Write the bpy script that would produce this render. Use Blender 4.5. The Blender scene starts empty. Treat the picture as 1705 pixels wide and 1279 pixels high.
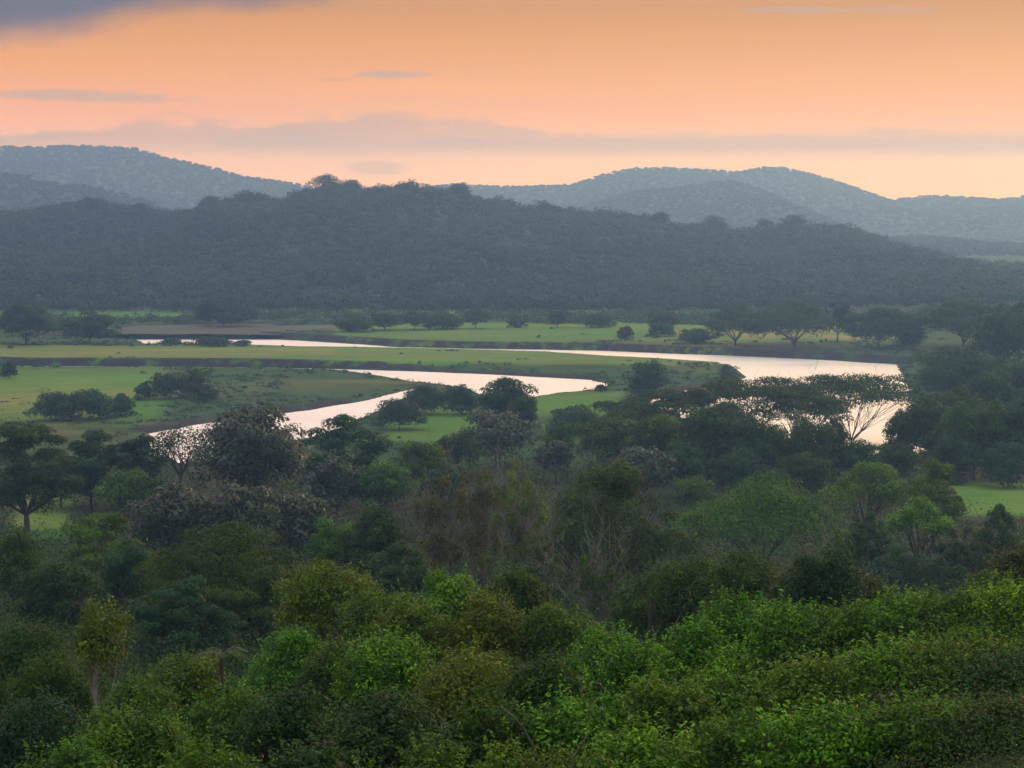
import bpy, math, time
import numpy as np
from mathutils import Vector

T0 = time.time()
rng = np.random.default_rng(11)
SC = bpy.context.scene
COL = SC.collection

# ------------------------------------------------------------------ camera maths
F = 3181.0            # focal length in photograph pixels (photograph 1705 x 1279)
EYE = 62.0
HOR = 350.0
TH = math.atan((639.5 - HOR) / F)
cT, sT = math.cos(TH), math.sin(TH)

def ray(px, py):
    u = (px - 852.5) / F; v = (639.5 - py) / F
    return np.array([u, cT + v * sT, -sT + v * cT])
def at_Y(px, py, Y):
    d = ray(px, py); k = Y / d[1]
    return np.array([d[0] * k, Y, EYE + d[2] * k])
def at_z(px, py, z):
    d = ray(px, py); k = (z - EYE) / d[2]
    return np.array([d[0] * k, d[1] * k, z])

def sst(a, b, x):
    t = np.clip((x - a) / (b - a), 0, 1); return t * t * (3 - 2 * t)

_lat = np.random.default_rng(5).random((256, 256))
def vnoise(x, y, s, o=0):
    x = np.asarray(x, float) / s + 37.3 * o + 1000; y = np.asarray(y, float) / s + 11.7 * o + 1000
    xi = np.floor(x).astype(int); yi = np.floor(y).astype(int)
    fx = x - xi; fy = y - yi; fx = fx * fx * (3 - 2 * fx); fy = fy * fy * (3 - 2 * fy)
    a = _lat[xi & 255, yi & 255]; b = _lat[(xi + 1) & 255, yi & 255]
    c = _lat[xi & 255, (yi + 1) & 255]; d = _lat[(xi + 1) & 255, (yi + 1) & 255]
    return (a * (1 - fx) + b * fx) * (1 - fy) + (c * (1 - fx) + d * fx) * fy
def fbm(x, y, s, o=0, n=4):
    r = 0; a = .5; t = 0
    for i in range(n):
        r = r + a * vnoise(x, y, s / 2 ** i, o + i); t += a; a *= .5
    return r / t

# ------------------------------------------------------------------ mesh helpers
def mesh_np(name, verts, faces, mat, parent=None, attrs=None, smooth=False, loc=None):
    """faces: (n,4) or (n,3) int array; attrs: {name: (domain, values)}"""
    verts = np.ascontiguousarray(verts, dtype=np.float32); faces = np.ascontiguousarray(faces, dtype=np.int32)
    me = bpy.data.meshes.new(name)
    n, k = faces.shape
    me.vertices.add(len(verts)); me.vertices.foreach_set('co', verts.ravel())
    me.loops.add(n * k); me.loops.foreach_set('vertex_index', faces.ravel())
    me.polygons.add(n)
    me.polygons.foreach_set('loop_start', np.arange(0, n * k, k, dtype=np.int32))
    me.polygons.foreach_set('use_smooth', np.full(n, smooth, dtype=bool))
    me.update(calc_edges=True)
    for an, (dom, val) in (attrs or {}).items():
        a = me.attributes.new(an, 'FLOAT', dom)
        a.data.foreach_set('value', np.ascontiguousarray(val, dtype=np.float32))
    me.materials.append(mat)
    o = bpy.data.objects.new(name, me); COL.objects.link(o)
    if parent is not None: o.parent = parent
    if loc is not None: o.location = loc
    return o

def tag(o, label=None, cat=None, group=None, kind=None):
    if label: o['label'] = label
    if cat: o['category'] = cat
    if group: o['group'] = group
    if kind: o['kind'] = kind
    return o
def empty(name, loc):
    o = bpy.data.objects.new(name, None); COL.objects.link(o); o.location = [float(v) for v in loc]; o.empty_display_size = 1; return o

def rnd_dir(n, r):
    v = r.normal(size=(n, 3)); return v / np.linalg.norm(v, axis=1, keepdims=True)

def leaf_quads(P, N, size, r, aspect=.55, droop=0.0):
    """one small pointed leaf (a rhombus) per point; returns verts (4n,3), faces (n,4)"""
    n = len(P)
    a = rnd_dir(n, r)
    a[:, 2] -= droop
    U = a - (a * N).sum(1, keepdims=True) * N
    U /= np.linalg.norm(U, axis=1, keepdims=True) + 1e-9
    V = np.cross(N, U)
    s = (size * (0.5 + 1.0 * r.random(n)))[:, None]
    v = np.empty((n, 4, 3))
    v[:, 0] = P - U * s * .5
    v[:, 1] = P + V * s * .5 * aspect - U * s * .05
    v[:, 2] = P + U * s * .5
    v[:, 3] = P - V * s * .5 * aspect - U * s * .05
    return v.reshape(-1, 3), np.arange(4 * n).reshape(n, 4)

def tubes(lines, sides=5):
    """lines: list of (pts(k,3), radii(k)) -> verts, faces"""
    V = []; Fc = []; o = 0
    ang = np.linspace(0, 2 * np.pi, sides, endpoint=False)
    for P, R in lines:
        P = np.asarray(P, float); k = len(P)
        T = np.gradient(P, axis=0); T /= np.linalg.norm(T, axis=1, keepdims=True) + 1e-9
        ref = np.array([0., 0, 1]) if abs(T[0, 2]) < .9 else np.array([1., 0, 0])
        A = np.cross(T, ref); A /= np.linalg.norm(A, axis=1, keepdims=True) + 1e-9
        B = np.cross(T, A)
        ring = P[:, None, :] + np.asarray(R)[:, None, None] * (np.cos(ang)[None, :, None] * A[:, None, :] + np.sin(ang)[None, :, None] * B[:, None, :])
        V.append(ring.reshape(-1, 3))
        i = np.arange(k - 1)[:, None] * sides; j = np.arange(sides)[None, :]; j2 = (j + 1) % sides
        Fc.append(np.stack([i + j, i + j2, i + sides + j2, i + sides + j], -1).reshape(-1, 4) + o)
        o += k * sides
    return np.concatenate(V), np.concatenate(Fc)

def bez(a, b, bend, k=6):
    a = np.asarray(a, float); b = np.asarray(b, float); t = np.linspace(0, 1, k)[:, None]
    m = (a + b) / 2 + bend
    return (1 - t) ** 2 * a + 2 * t * (1 - t) * m + t * t * b

# ------------------------------------------------------------------ materials
def newmat(name):
    m = bpy.data.materials.new(name); m.use_nodes = True
    nt = m.node_tree
    for nd in list(nt.nodes): nt.nodes.remove(nd)
    return m, nt
def N_(nt, t, **kw):
    nd = nt.nodes.new(t)
    for k, v in kw.items():
        if k.startswith('i_'): nd.inputs[k[2:].replace('_', ' ')].default_value = v
        else: setattr(nd, k, v)
    return nd

def leafmat(name, c1, c2, rough=.6, tr=.25, spec=.16):
    m, nt = newmat(name); L = nt.links.new
    out = N_(nt, 'ShaderNodeOutputMaterial')
    at = N_(nt, 'ShaderNodeAttribute', attribute_name='tint')
    oi = N_(nt, 'ShaderNodeObjectInfo')
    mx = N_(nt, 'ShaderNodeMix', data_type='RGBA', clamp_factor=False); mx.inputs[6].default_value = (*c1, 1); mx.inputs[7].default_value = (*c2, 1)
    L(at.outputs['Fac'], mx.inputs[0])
    hs = N_(nt, 'ShaderNodeHueSaturation')
    mr = N_(nt, 'ShaderNodeMapRange'); mr.inputs['To Min'].default_value = .482; mr.inputs['To Max'].default_value = .515
    L(oi.outputs['Random'], mr.inputs['Value']); L(mr.outputs[0], hs.inputs['Hue']); L(mx.outputs[2], hs.inputs['Color'])
    p = N_(nt, 'ShaderNodeBsdfPrincipled'); p.inputs['Roughness'].default_value = rough; p.inputs['Specular IOR Level'].default_value = spec
    L(hs.outputs[0], p.inputs['Base Color'])
    t = N_(nt, 'ShaderNodeBsdfTranslucent')
    br = N_(nt, 'ShaderNodeMix', data_type='RGBA', blend_type='MULTIPLY'); br.inputs[0].default_value = 1; br.inputs[7].default_value = (1.5, 1.5, .6, 1)
    L(hs.outputs[0], br.inputs[6]); L(br.outputs[2], t.inputs['Color'])
    ms = N_(nt, 'ShaderNodeMixShader'); ms.inputs[0].default_value = tr
    L(p.outputs[0], ms.inputs[1]); L(t.outputs[0], ms.inputs[2]); L(ms.outputs[0], out.inputs['Surface'])
    return m

def barkmat(name, c1, c2):
    m, nt = newmat(name); L = nt.links.new
    out = N_(nt, 'ShaderNodeOutputMaterial'); p = N_(nt, 'ShaderNodeBsdfPrincipled'); p.inputs['Roughness'].default_value = .9
    tc = N_(nt, 'ShaderNodeTexCoord'); mp = N_(nt, 'ShaderNodeMapping'); mp.inputs['Scale'].default_value = (6, 6, 1.5)
    no = N_(nt, 'ShaderNodeTexNoise'); no.inputs['Scale'].default_value = 1.0; no.inputs['Detail'].default_value = 4
    cr = N_(nt, 'ShaderNodeValToRGB'); cr.color_ramp.elements[0].position = .35; cr.color_ramp.elements[1].position = .65
    cr.color_ramp.elements[0].color = (*c1, 1); cr.color_ramp.elements[1].color = (*c2, 1)
    L(tc.outputs['Object'], mp.inputs[0]); L(mp.outputs[0], no.inputs[0]); L(no.outputs['Fac'], cr.inputs[0]); L(cr.outputs[0], p.inputs['Base Color'])
    L(p.outputs[0], out.inputs['Surface'])
    return m

M = {
 'dark':   leafmat('dark_foliage', (.010, .034, .007), (.038, .092, .014)),
 'deep':   leafmat('blue_green_foliage', (.008, .038, .013), (.028, .088, .024)),
 'olive':  leafmat('olive_foliage', (.009, .036, .003), (.060, .130, .007)),
 'green':  leafmat('green_foliage', (.007, .034, .002), (.100, .215, .008)),
 'bright': leafmat('bright_foliage', (.008, .046, .002), (.135, .330, .004), tr=.18),
 'yellow': leafmat('yellow_green_foliage', (.030, .070, .003), (.150, .210, .008), tr=.18),
 'silver': leafmat('glossy_leathery_foliage', (.012, .034, .012), (.046, .078, .036), rough=.42, tr=.12, spec=.32),
 'rust':   leafmat('russet_foliage', (.026, .044, .007), (.080, .092, .012)),
 'amber':  leafmat('amber_foliage', (.034, .056, .006), (.135, .125, .010)),
 'mid':    leafmat('mid_green_foliage', (.010, .034, .004), (.054, .112, .009)),
 'ridge':  leafmat('ridge_forest_foliage', (.012, .026, .012), (.018, .034, .014), tr=.1),
 'hill':   leafmat('hill_forest_foliage', (.009, .028, .010), (.034, .062, .018), tr=.15),
}
BARK = barkmat('grey_brown_bark', (.045, .036, .028), (.11, .095, .08))
BARKD = barkmat('dark_bark', (.02, .016, .013), (.05, .04, .032))
BARKP = barkmat('pale_bark', (.15, .135, .11), (.30, .275, .235))
TWIG = barkmat('dry_twig', (.12, .10, .08), (.22, .19, .16))

# ------------------------------------------------------------------ ground heights
PY = [-400, 0, 15, 30, 45, 60, 90, 130, 200, 280, 350, 420, 470, 540, 735, 748, 12000]
PZ = [60, 57.5, 54.8, 51.2, 48.4, 45.2, 37.5, 29, 19, 11, 6, 3.4, 2.2, 1.1, 1.0, 3.0, 3.0]

def px_poly(pts): return np.array([at_z(x, y, 0)[:2] for x, y in pts])
RIV = [
 px_poly([(-260, 607.6), (0, 609.3), (300, 611.0), (460, 612.6), (560, 614.6), (585, 615.2), (620, 616), (700, 619), (800, 623), (900, 628), (985, 633), (1012, 639), (1008, 645), (985, 650),
          (935, 654), (900, 659), (860, 666), (810, 660), (785, 649), (755, 643), (700, 636), (660, 630.5), (620, 623), (590, 618.4), (560, 615.6), (460, 613.2), (350, 611.9), (150, 610.7), (0, 610.0), (-260, 608.2)]),
 px_poly([(245, 755), (215, 735), (250, 722), (320, 709), (400, 697), (457, 690), (520, 683), (600, 669), (655, 656), (697, 646.5), (690, 655), (650, 672), (620, 688), (588, 703), (540, 722), (450, 745), (380, 765), (300, 772)]),
 px_poly([(205, 554), (250, 550), (330, 547.5), (440, 545.5), (455, 549), (415, 557), (418, 563), (500, 567.5), (600, 573.5), (660, 578), (760, 580.3), (860, 582), (910, 582.5), (1000, 584), (1115, 589), (1200, 591.5),
          (1300, 596), (1400, 601), (1490, 607), (1500, 622), (1512, 650), (1520, 700), (1545, 750), (1500, 768), (1400, 745), (1250, 722), (1130, 695), (1080, 668),
          (1120, 655), (1175, 646), (1222, 638), (1240, 629), (1230, 614), (1195, 603), (1120, 598), (1000, 591.5), (910, 585.5), (760, 581.0), (660, 579.0), (600, 577.5), (500, 577), (420, 574),
          (380, 570), (300, 573), (240, 572), (226, 564)]),
]
def river_field(X, Y):
    """signed distance to water edge (negative inside) and whether the land lies beyond (farther than) the water"""
    D = np.full(X.shape, 1e9); NY = np.zeros(X.shape); INS = np.zeros(X.shape, bool)
    for P in RIV:
        Q = np.roll(P, -1, axis=0); ins = np.zeros(X.shape, bool)
        for (x1, y1), (x2, y2) in zip(P, Q):
            dx, dy = x2 - x1, y2 - y1
            t = np.clip(((X - x1) * dx + (Y - y1) * dy) / (dx * dx + dy * dy), 0, 1)
            cx = x1 + t * dx; cy = y1 + t * dy
            d = np.hypot(X - cx, Y - cy); m = d < D
            D = np.where(m, d, D); NY = np.where(m, Y - cy, NY)
            if y1 != y2: ins ^= ((y1 > Y) != (y2 > Y)) & (X < (x2 - x1) * (Y - y1) / (y2 - y1) + x1)
        INS |= ins
    return np.where(INS, -D, D), NY

def ground(X, Y, full=False):
    X = np.asarray(X, float); Y = np.asarray(Y, float)
    z = np.interp(Y, PY, PZ)
    near = sst(110, 60, Y) * sst(-60, 0, Y)
    z = z + near * 3.0 * sst(-2, 9, X - 1) - near * 2.0 * sst(-2, -12, X)
    hill_w = sst(430, 330, Y)
    z = z + hill_w * 3.2 * (fbm(X, Y, 60, 3) - .5) + hill_w * sst(60, 160, Y) * 5 * (fbm(X, Y, 160, 9, 2) - .5)
    z = z + .5 * (fbm(X, Y, 25, 5, 2) - .5) * (1 - hill_w)
    rz = (Y > 440) & (Y < 1150) & (np.abs(X) < 520)
    sd = np.full(z.shape, 1e3); ny = np.zeros(z.shape)
    if rz.any():
        wob = 3.2 * (fbm(X[rz], Y[rz], 16, 21, 3) - .5)
        a, b = river_field(X[rz] + wob, Y[rz] + 2.0 * (fbm(X[rz], Y[rz], 9, 31, 2) - .5)); sd[rz] = a; ny[rz] = b
    steep = ny > np.abs(sd) * .35
    w = np.where(steep, sst(0, 4.0, sd), sst(0, 70, sd) * .9 + .1 * sst(0, 8, sd))
    zz = np.where(sd < 0, np.maximum(-1.6, sd * .35) - .02, .12 + (z - .12) * w)
    z = np.where(sd < 900, zz, z)
    if full: return z, sd, steep & (sd > -1) & (sd < 7)
    return z
def gz(x, y): return float(ground(np.array([x]), np.array([y]))[0])

def base_Y(px, py):
    """march the view ray of a pixel to the ground"""
    d = ray(px, py); ks = np.linspace(15, 1500, 6000) / d[1]
    X = d[0] * ks; Y = d[1] * ks; Z = EYE + d[2] * ks
    hit = np.nonzero(Z < np.maximum(ground(X, Y), 0))[0]
    return float(Y[hit[0]]) if len(hit) else 1100.0

def in_px(X, Y, Z, x0, x1, y0, y1, soft=8):
    """soft mask of the ground patch that a rectangle of the map covers"""
    d = Y * cT - (Z - EYE) * sT
    px = 852.5 + F * X / np.maximum(d, 1); py = 639.5 - F * ((Z - EYE) * cT + Y * sT) / np.maximum(d, 1)
    n = (fbm(X, Y, 30, 41) - .5) * 40
    return sst(x0 - soft, x0 + soft, px + n) * sst(x1 + soft, x1 - soft, px + n) * sst(y0 - soft * .6, y0 + soft * .6, py + n * .3) * sst(y1 + soft * .6, y1 - soft * .6, py + n * .3) * (Y > 5)

def axis(parts):
    out = []
    for a, b, s in parts: out.append(np.arange(a, b, s))
    return np.concatenate(out)
gx = axis([(-7900, -1600, 370), (-1600, -500, 55), (-500, -300, 5), (-300, 300, 1.6), (300, 500, 5), (500, 1600, 55), (1600, 7901, 370)])
gy = axis([(-400, 0, 20), (0, 460, 3.0), (460, 1110, 1.6), (1110, 1600, 20), (1600, 8801, 300)])
GX, GY = np.meshgrid(gx, gy)
GZ, SD, STEEP = ground(GX.ravel(), GY.ravel(), True)
nx, ny_ = len(gx), len(gy)
ii = (np.arange(ny_ - 1)[:, None] * nx + np.arange(nx - 1)[None, :]).ravel()
gf = np.stack([ii, ii + 1, ii + 1 + nx, ii + nx], 1)
X, Y = GX.ravel(), GY.ravel()
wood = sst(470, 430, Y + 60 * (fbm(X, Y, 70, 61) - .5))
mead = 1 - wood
for r_ in [(10, 130, 820, 900), (1560, 1800, 800, 862), (1390, 1500, 880, 960), (600, 800, 675, 745)]:
    mead = np.maximum(mead, in_px(X, Y, GZ, *r_))
dry = sst(.5, .8, fbm(X, Y * 2.5, 120, 71)) * .45
dry = np.maximum(dry, in_px(X, Y, GZ, -200, 160, 645, 690, 30) * .6)
dry = np.maximum(dry, in_px(X, Y, GZ, -200, 560, 580, 594, 8) * .75)
dry = np.maximum(dry, in_px(X, Y, GZ, 800, 1200, 590, 610, 12) * .35)
dry = np.maximum(dry, in_px(X, Y, GZ, 1080, 1480, 545, 566, 6) * 1.1 * sst(.4, .6, fbm(X, Y, 40, 77)))
# lighter short-cropped pasture
past = np.maximum(in_px(X, Y, GZ, 560, 1530, 538, 568, 8), in_px(X, Y, GZ, -100, 1230, 576, 608, 6))
past = np.maximum(past, in_px(X, Y, GZ, 640, 790, 680, 735, 12)); past = np.maximum(past, in_px(X, Y, GZ, 880, 1040, 650, 690, 12))
past = np.maximum(past, in_px(X, Y, GZ, -100, 270, 612, 700, 20)); past = np.maximum(past, in_px(X, Y, GZ, 20, 110, 825, 895)); past = np.maximum(past, in_px(X, Y, GZ, 1560, 1800, 800, 862))
past = np.maximum(past, in_px(X, Y, GZ, -100, 1800, 515, 530, 5))
past = past * mead

# ground material
gm, nt = newmat('valley_ground'); L = nt.links.new
out = N_(nt, 'ShaderNodeOutputMaterial'); p = N_(nt, 'ShaderNodeBsdfPrincipled'); p.inputs['Roughness'].default_value = .95; p.inputs['Specular IOR Level'].default_value = .1
tc = N_(nt, 'ShaderNodeTexCoord')
def noise(scale, detail, sx=1., sy=1.):
    mp = N_(nt, 'ShaderNodeMapping'); mp.inputs['Scale'].default_value = (sx, sy, 1); L(tc.outputs['Object'], mp.inputs[0])
    n = N_(nt, 'ShaderNodeTexNoise'); n.inputs['Scale'].default_value = scale; n.inputs['Detail'].default_value = detail; n.inputs['Roughness'].default_value = .65
    L(mp.outputs[0], n.inputs[0]); return n.outputs['Fac']
def ramp(f, a, b):
    mr = N_(nt, 'ShaderNodeMapRange'); mr.inputs['From Min'].default_value = a; mr.inputs['From Max'].default_value = b; L(f, mr.inputs['Value']); return mr.outputs[0]
def mixc(f, a, b):
    m = N_(nt, 'ShaderNodeMix', data_type='RGBA')
    L(f, m.inputs[0])
    for s, v in ((6, a), (7, b)):
        if isinstance(v, tuple): m.inputs[s].default_value = (*v, 1)
        else: L(v, m.inputs[s])
    return m.outputs[2]
def attr(n): return N_(nt, 'ShaderNodeAttribute', attribute_name=n).outputs['Fac']
fine = ramp(noise(.55, 6, .5, 1), .35, .65); mid = ramp(noise(.05, 5, .45, 1), .38, .62); big = ramp(noise(.012, 4, .4, 1), .4, .6)
rough_g = mixc(mid, (.022, .066, .018), (.044, .100, .024))
rough_g = mixc(fine, rough_g, (.026, .058, .020))
past_g = mixc(mid, (.070, .185, .022), (.130, .235, .028)); past_g = mixc(big, past_g, (.062, .165, .022))
ff = N_(nt, 'ShaderNodeMath', operation='MULTIPLY'); L(fine, ff.inputs[0]); ff.inputs[1].default_value = .4
past_g = mixc(ff.outputs[0], past_g, (.040, .100, .020))
c = mixc(attr('pasture'), rough_g, past_g)
dm = N_(nt, 'ShaderNodeMath', operation='MULTIPLY'); L(attr('dry'), dm.inputs[0]); L(ramp(noise(.09, 5, .3, 1.4), .3, .62), dm.inputs[1])
c = mixc(dm.outputs[0], c, (.26, .19, .06))
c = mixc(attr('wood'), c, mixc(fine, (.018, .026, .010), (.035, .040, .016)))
mdm = N_(nt, 'ShaderNodeMath', operation='MULTIPLY'); L(attr('mud'), mdm.inputs[0]); L(ramp(noise(.16, 5, 1, 1), .36, .50), mdm.inputs[1])
c = mixc(mdm.outputs[0], c, mixc(fine, (.022, .020, .022), (.040, .033, .032)))
L(c, p.inputs['Base Color'])
bp = N_(nt, 'ShaderNodeBump'); bp.inputs['Strength'].default_value = .8; bp.inputs['Distance'].default_value = .6; L(noise(.8, 5), bp.inputs['Height']); L(bp.outputs[0], p.inputs['Normal'])
L(p.outputs[0], out.inputs['Surface'])
mud = np.where(STEEP, 1.0, 0.0); mud = np.where(SD < 1.2, 1.0, mud)
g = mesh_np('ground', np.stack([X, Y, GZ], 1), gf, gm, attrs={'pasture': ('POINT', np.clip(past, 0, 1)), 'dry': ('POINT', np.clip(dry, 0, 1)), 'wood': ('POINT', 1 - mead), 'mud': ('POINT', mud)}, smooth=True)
tag(g, kind='structure')
print('ground', time.time() - T0)

# ------------------------------------------------------------------ river water
wm, nt = newmat('river_water'); L = nt.links.new
out = N_(nt, 'ShaderNodeOutputMaterial'); p = N_(nt, 'ShaderNodeBsdfPrincipled'); p.inputs['Base Color'].default_value = (.86, .82, .78, 1); p.inputs['Metallic'].default_value = .85
mr_ = N_(nt, 'ShaderNodeMapRange'); mr_.inputs['From Min'].default_value = .35; mr_.inputs['From Max'].default_value = .65; mr_.inputs['To Min'].default_value = .40; mr_.inputs['To Max'].default_value = .56
p.inputs['Roughness'].default_value = .36; p.inputs['IOR'].default_value = 1.9; p.inputs['Specular IOR Level'].default_value = 1.0
tc = N_(nt, 'ShaderNodeTexCoord')
n1 = noise(.35, 4, .6, 1); n2 = noise(.04, 3, .5, 1); L(noise(.03, 5, .35, 1.6), mr_.inputs['Value']); L(mr_.outputs[0], p.inputs['Roughness'])
ad = N_(nt, 'ShaderNodeMath', operation='ADD'); L(n1, ad.inputs[0]); L(n2, ad.inputs[1])
bp = N_(nt, 'ShaderNodeBump'); bp.inputs['Strength'].default_value = .18; bp.inputs['Distance'].default_value = .5; L(ad.outputs[0], bp.inputs['Height']); L(bp.outputs[0], p.inputs['Normal'])
L(p.outputs[0], out.inputs['Surface'])
wx = np.linspace(-520, 520, 27); wy = np.linspace(445, 1140, 21); WX, WY = np.meshgrid(wx, wy)
ii = (np.arange(20)[:, None] * 27 + np.arange(26)[None, :]).ravel()
w = mesh_np('river_water', np.stack([WX.ravel(), WY.ravel(), np.zeros(WX.size)], 1), np.stack([ii, ii + 1, ii + 28, ii + 27], 1), wm)
tag(w, kind='structure')

# ------------------------------------------------------------------ foliage builders
def crown_shape(kind, w, h, leaf, n, r, K=None, seed_flat=None):
    """leaf positions, normals, tints and clump centres, for a crown of width w and height h with its top at z=0"""
    R = w / 2
    if kind == 'umbrella':
        K = K or 34
        rr = np.sqrt(r.random(K)); th = r.random(K) * 2 * np.pi
        zc = -h * (.16 + .62 * rr ** 2.2) - h * .22 * r.random(K) * (rr < .8)
        C = np.stack([rr * np.cos(th) * R * .86, rr * np.sin(th) * R * .86, zc], 1)
        S = np.stack([R * (.24 + .16 * r.random(K))] * 2 + [h * (.15 + .09 * r.random(K))], 1)
        S[:, 2] *= 1.0
    elif kind == 'flat':
        K = K or 50
        rr = np.sqrt(r.random(K)); th = r.random(K) * 2 * np.pi
        zc = -h * (.15 + .40 * rr ** 3 + .40 * r.random(K))
        C = np.stack([rr * np.cos(th) * R * .9, rr * np.sin(th) * R * .9, zc], 1)
        S = np.stack([R * (.10 + .13 * r.random(K))] * 2 + [h * (.09 + .10 * r.random(K))], 1)
    elif kind == 'layered':
        K = K or 46
        lv = r.random(K) ** .8; rr = np.sqrt(r.random(K)) * np.sqrt(np.clip(1.05 - (1 - 1.0 * lv - .12) ** 2 * .8, .2, 1)) * (1 - .35 * np.clip((lv - .7) / .3, 0, 1)) * np.clip(.45 + 1.6 * lv, 0, 1)
        th = r.random(K) * 2 * np.pi
        C = np.stack([rr * np.cos(th) * R * .88, rr * np.sin(th) * R * .88, -h * (.07 + .83 * lv)], 1)
        S = np.stack([R * (.17 + .13 * r.random(K))] * 2 + [h * (.055 + .05 * r.random(K))], 1)
    elif kind == 'airy':
        K = K or 44
        d = rnd_dir(K, r); d[:, 2] = np.abs(d[:, 2]) * 1.0 - .15
        q = r.random(K)[:, None] ** .4
        C = d * q * np.array([R * .92, R * .92, h * .85]); C[:, 2] -= h * .9
        S = np.stack([R * (.09 + .08 * r.random(K))] * 2 + [h * (.06 + .06 * r.random(K))], 1)
    else:  # round, bush
        K = K or 48
        d = rnd_dir(K, r); lo = -.35 if kind == 'round' else 0.0
        d[:, 2] = np.where(d[:, 2] < lo, -d[:, 2], d[:, 2])
        q = (.45 + .55 * r.random(K) ** .5)[:, None]
        C = d * q * np.array([R * .84, R * .84, h * (.52 if kind == 'round' else .80)])
        C[:, 2] += -h * (.60 if kind == 'round' else .95)
        s = (.13 + .17 * r.random(K)) * (48 / K) ** .4
        S = np.stack([R * s, R * s, h * s * (.55 if kind == 'round' else .6)], 1)
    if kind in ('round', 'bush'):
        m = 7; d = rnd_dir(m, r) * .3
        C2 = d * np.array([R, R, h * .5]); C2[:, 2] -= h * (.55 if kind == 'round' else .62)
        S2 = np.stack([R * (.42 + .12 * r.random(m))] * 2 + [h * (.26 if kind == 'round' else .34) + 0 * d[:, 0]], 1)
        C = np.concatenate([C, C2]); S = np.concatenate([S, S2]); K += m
    # irregular outline: push clumps in or out, drop some
    sg = .26 if kind == 'bush' else .16
    C[:, :2] *= (1 + sg * r.normal(size=(K, 1))).clip(.55, 1.0 + sg * .8)
    if kind == 'bush': C[:, 2] *= 1 + .22 * np.sin(C[:, 0] / R * 3.1 + 2.0 * w) * np.cos(C[:, 1] / R * 2.7 + w)
    area = (S[:, 0] * (S[:, 0] + S[:, 2])); pr = area / area.sum()
    ci = r.choice(K, n, p=pr)
    d = rnd_dir(n, r); fl = (d[:, 2] < 0) & (r.random(n) < .72); d[fl, 2] *= -1
    q = (.80 + .28 * r.random(n))[:, None]
    # sub-lumps inside a clump
    lump = 1 + .18 * np.sin(d[:, 0] * 7 + ci * 1.7) * np.cos(d[:, 1] * 6 + ci * 2.3)
    P = C[ci] + d * q * S[ci] * lump[:, None]
    Nn = d * 1.15 + rnd_dir(n, r) * .55 + np.array([0, 0, .25]); Nn /= np.linalg.norm(Nn, axis=1, keepdims=True)
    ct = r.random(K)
    if kind in ('round', 'bush'): ct[-7:] *= .3  # core clumps tinted darker: shade inside the crown put into the leaf colour
    tint = ct[ci] * .62 + .38 * r.random(n) ** 1.6 + (.8 * (r.random(n) < .05) if kind != 'flat' else 0)  # last term: a few leaves made paler as painted highlights
    top = (C[:, 2] + S[:, 2]).max()
    P[:, 2] -= top; C[:, 2] -= top
    return P, Nn, tint, C, S

def trunk_lines(C, S, base, r, rad, nl=10, fork=.35, lean=.0, kind='round'):
    """trunk from the base up to a fork, then limbs to the clumps"""
    base = np.asarray(base, float); top = C[:, 2].mean(); H = top - base[2]
    fk = base + np.array([lean * H, 0, H * fork])
    if kind in ('flat', 'umbrella'):
        L_ = [(bez(base, fk, r.normal(size=3) * H * .02, 5), np.linspace(rad * 1.5, rad * 1.1, 5))]; mains = []
        for k in range(6 + nl // 8):
            a = k * 2.4 + r.random() * .8; reach = np.abs(C[:, :2]).max() * (.35 + .5 * r.random())
            e = np.array([math.cos(a) * reach, math.sin(a) * reach, C[:, 2].mean() - S[:, 2].mean() * .4])
            ln = bez(fk, e, (e - fk) * np.array([-.12, -.12, 0]) + np.array([0, 0, -.06 * H]) + r.normal(size=3) * H * .035, 9); ln[1:-1] += r.normal(size=(7, 3)) * H * .008
            mains.append(ln); L_.append((ln, np.linspace(rad * .75, rad * .16, 9)))
        for i in r.permutation(len(C))[:int(nl * 1.6)]:
            e = C[i] - np.array([0, 0, S[i, 2] * .3]); ln = min(mains, key=lambda q: np.linalg.norm(q[5, :2] - e[:2] * .8)); s0 = ln[r.integers(2, 7)]
            b = bez(s0, e, np.array([0, 0, -.04 * H]) + r.normal(size=3) * H * .03, 6); L_.append((b, np.linspace(rad * .30, rad * .07, 6)))
            for _ in range(2):
                q0 = b[r.integers(2, 5)]; L_.append((bez(q0, q0 + (e - s0) * .4 + r.normal(size=3) * H * .05, r.normal(size=3) * H * .01, 4), np.linspace(rad * .14, rad * .04, 4)))
        return L_
    L_ = [(bez(base, fk, r.normal(size=3) * H * .02, 5), np.linspace(rad * 1.35, rad * .85, 5))]
    idx = r.permutation(len(C))[:nl]
    for i in idx:
        e = C[i] - np.array([0, 0, S[i, 2] * .3]); m = bez(fk, e, np.array([0, 0, -.12 * H]) * (.25 if kind == 'flat' else 1 if kind == 'umbrella' else .3) + (e - fk) * np.array([.25, .25, 0]) + r.normal(size=3) * H * .04, 7)
        L_.append((m, np.linspace(rad * .55, rad * .10, 7)))
        for _ in range(2):
            k = r.integers(3, 6); j = r.integers(len(C)); dd = C[j] - m[k]
            dd = dd / (np.linalg.norm(dd) + 1e-6) * np.linalg.norm(e - fk) * .35 + np.array([0, 0, .08 * H])
            L_.append((bez(m[k], m[k] + dd, r.normal(size=3) * H * .02, 4), np.linspace(rad * .25, rad * .06, 4)))
    return L_

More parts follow.
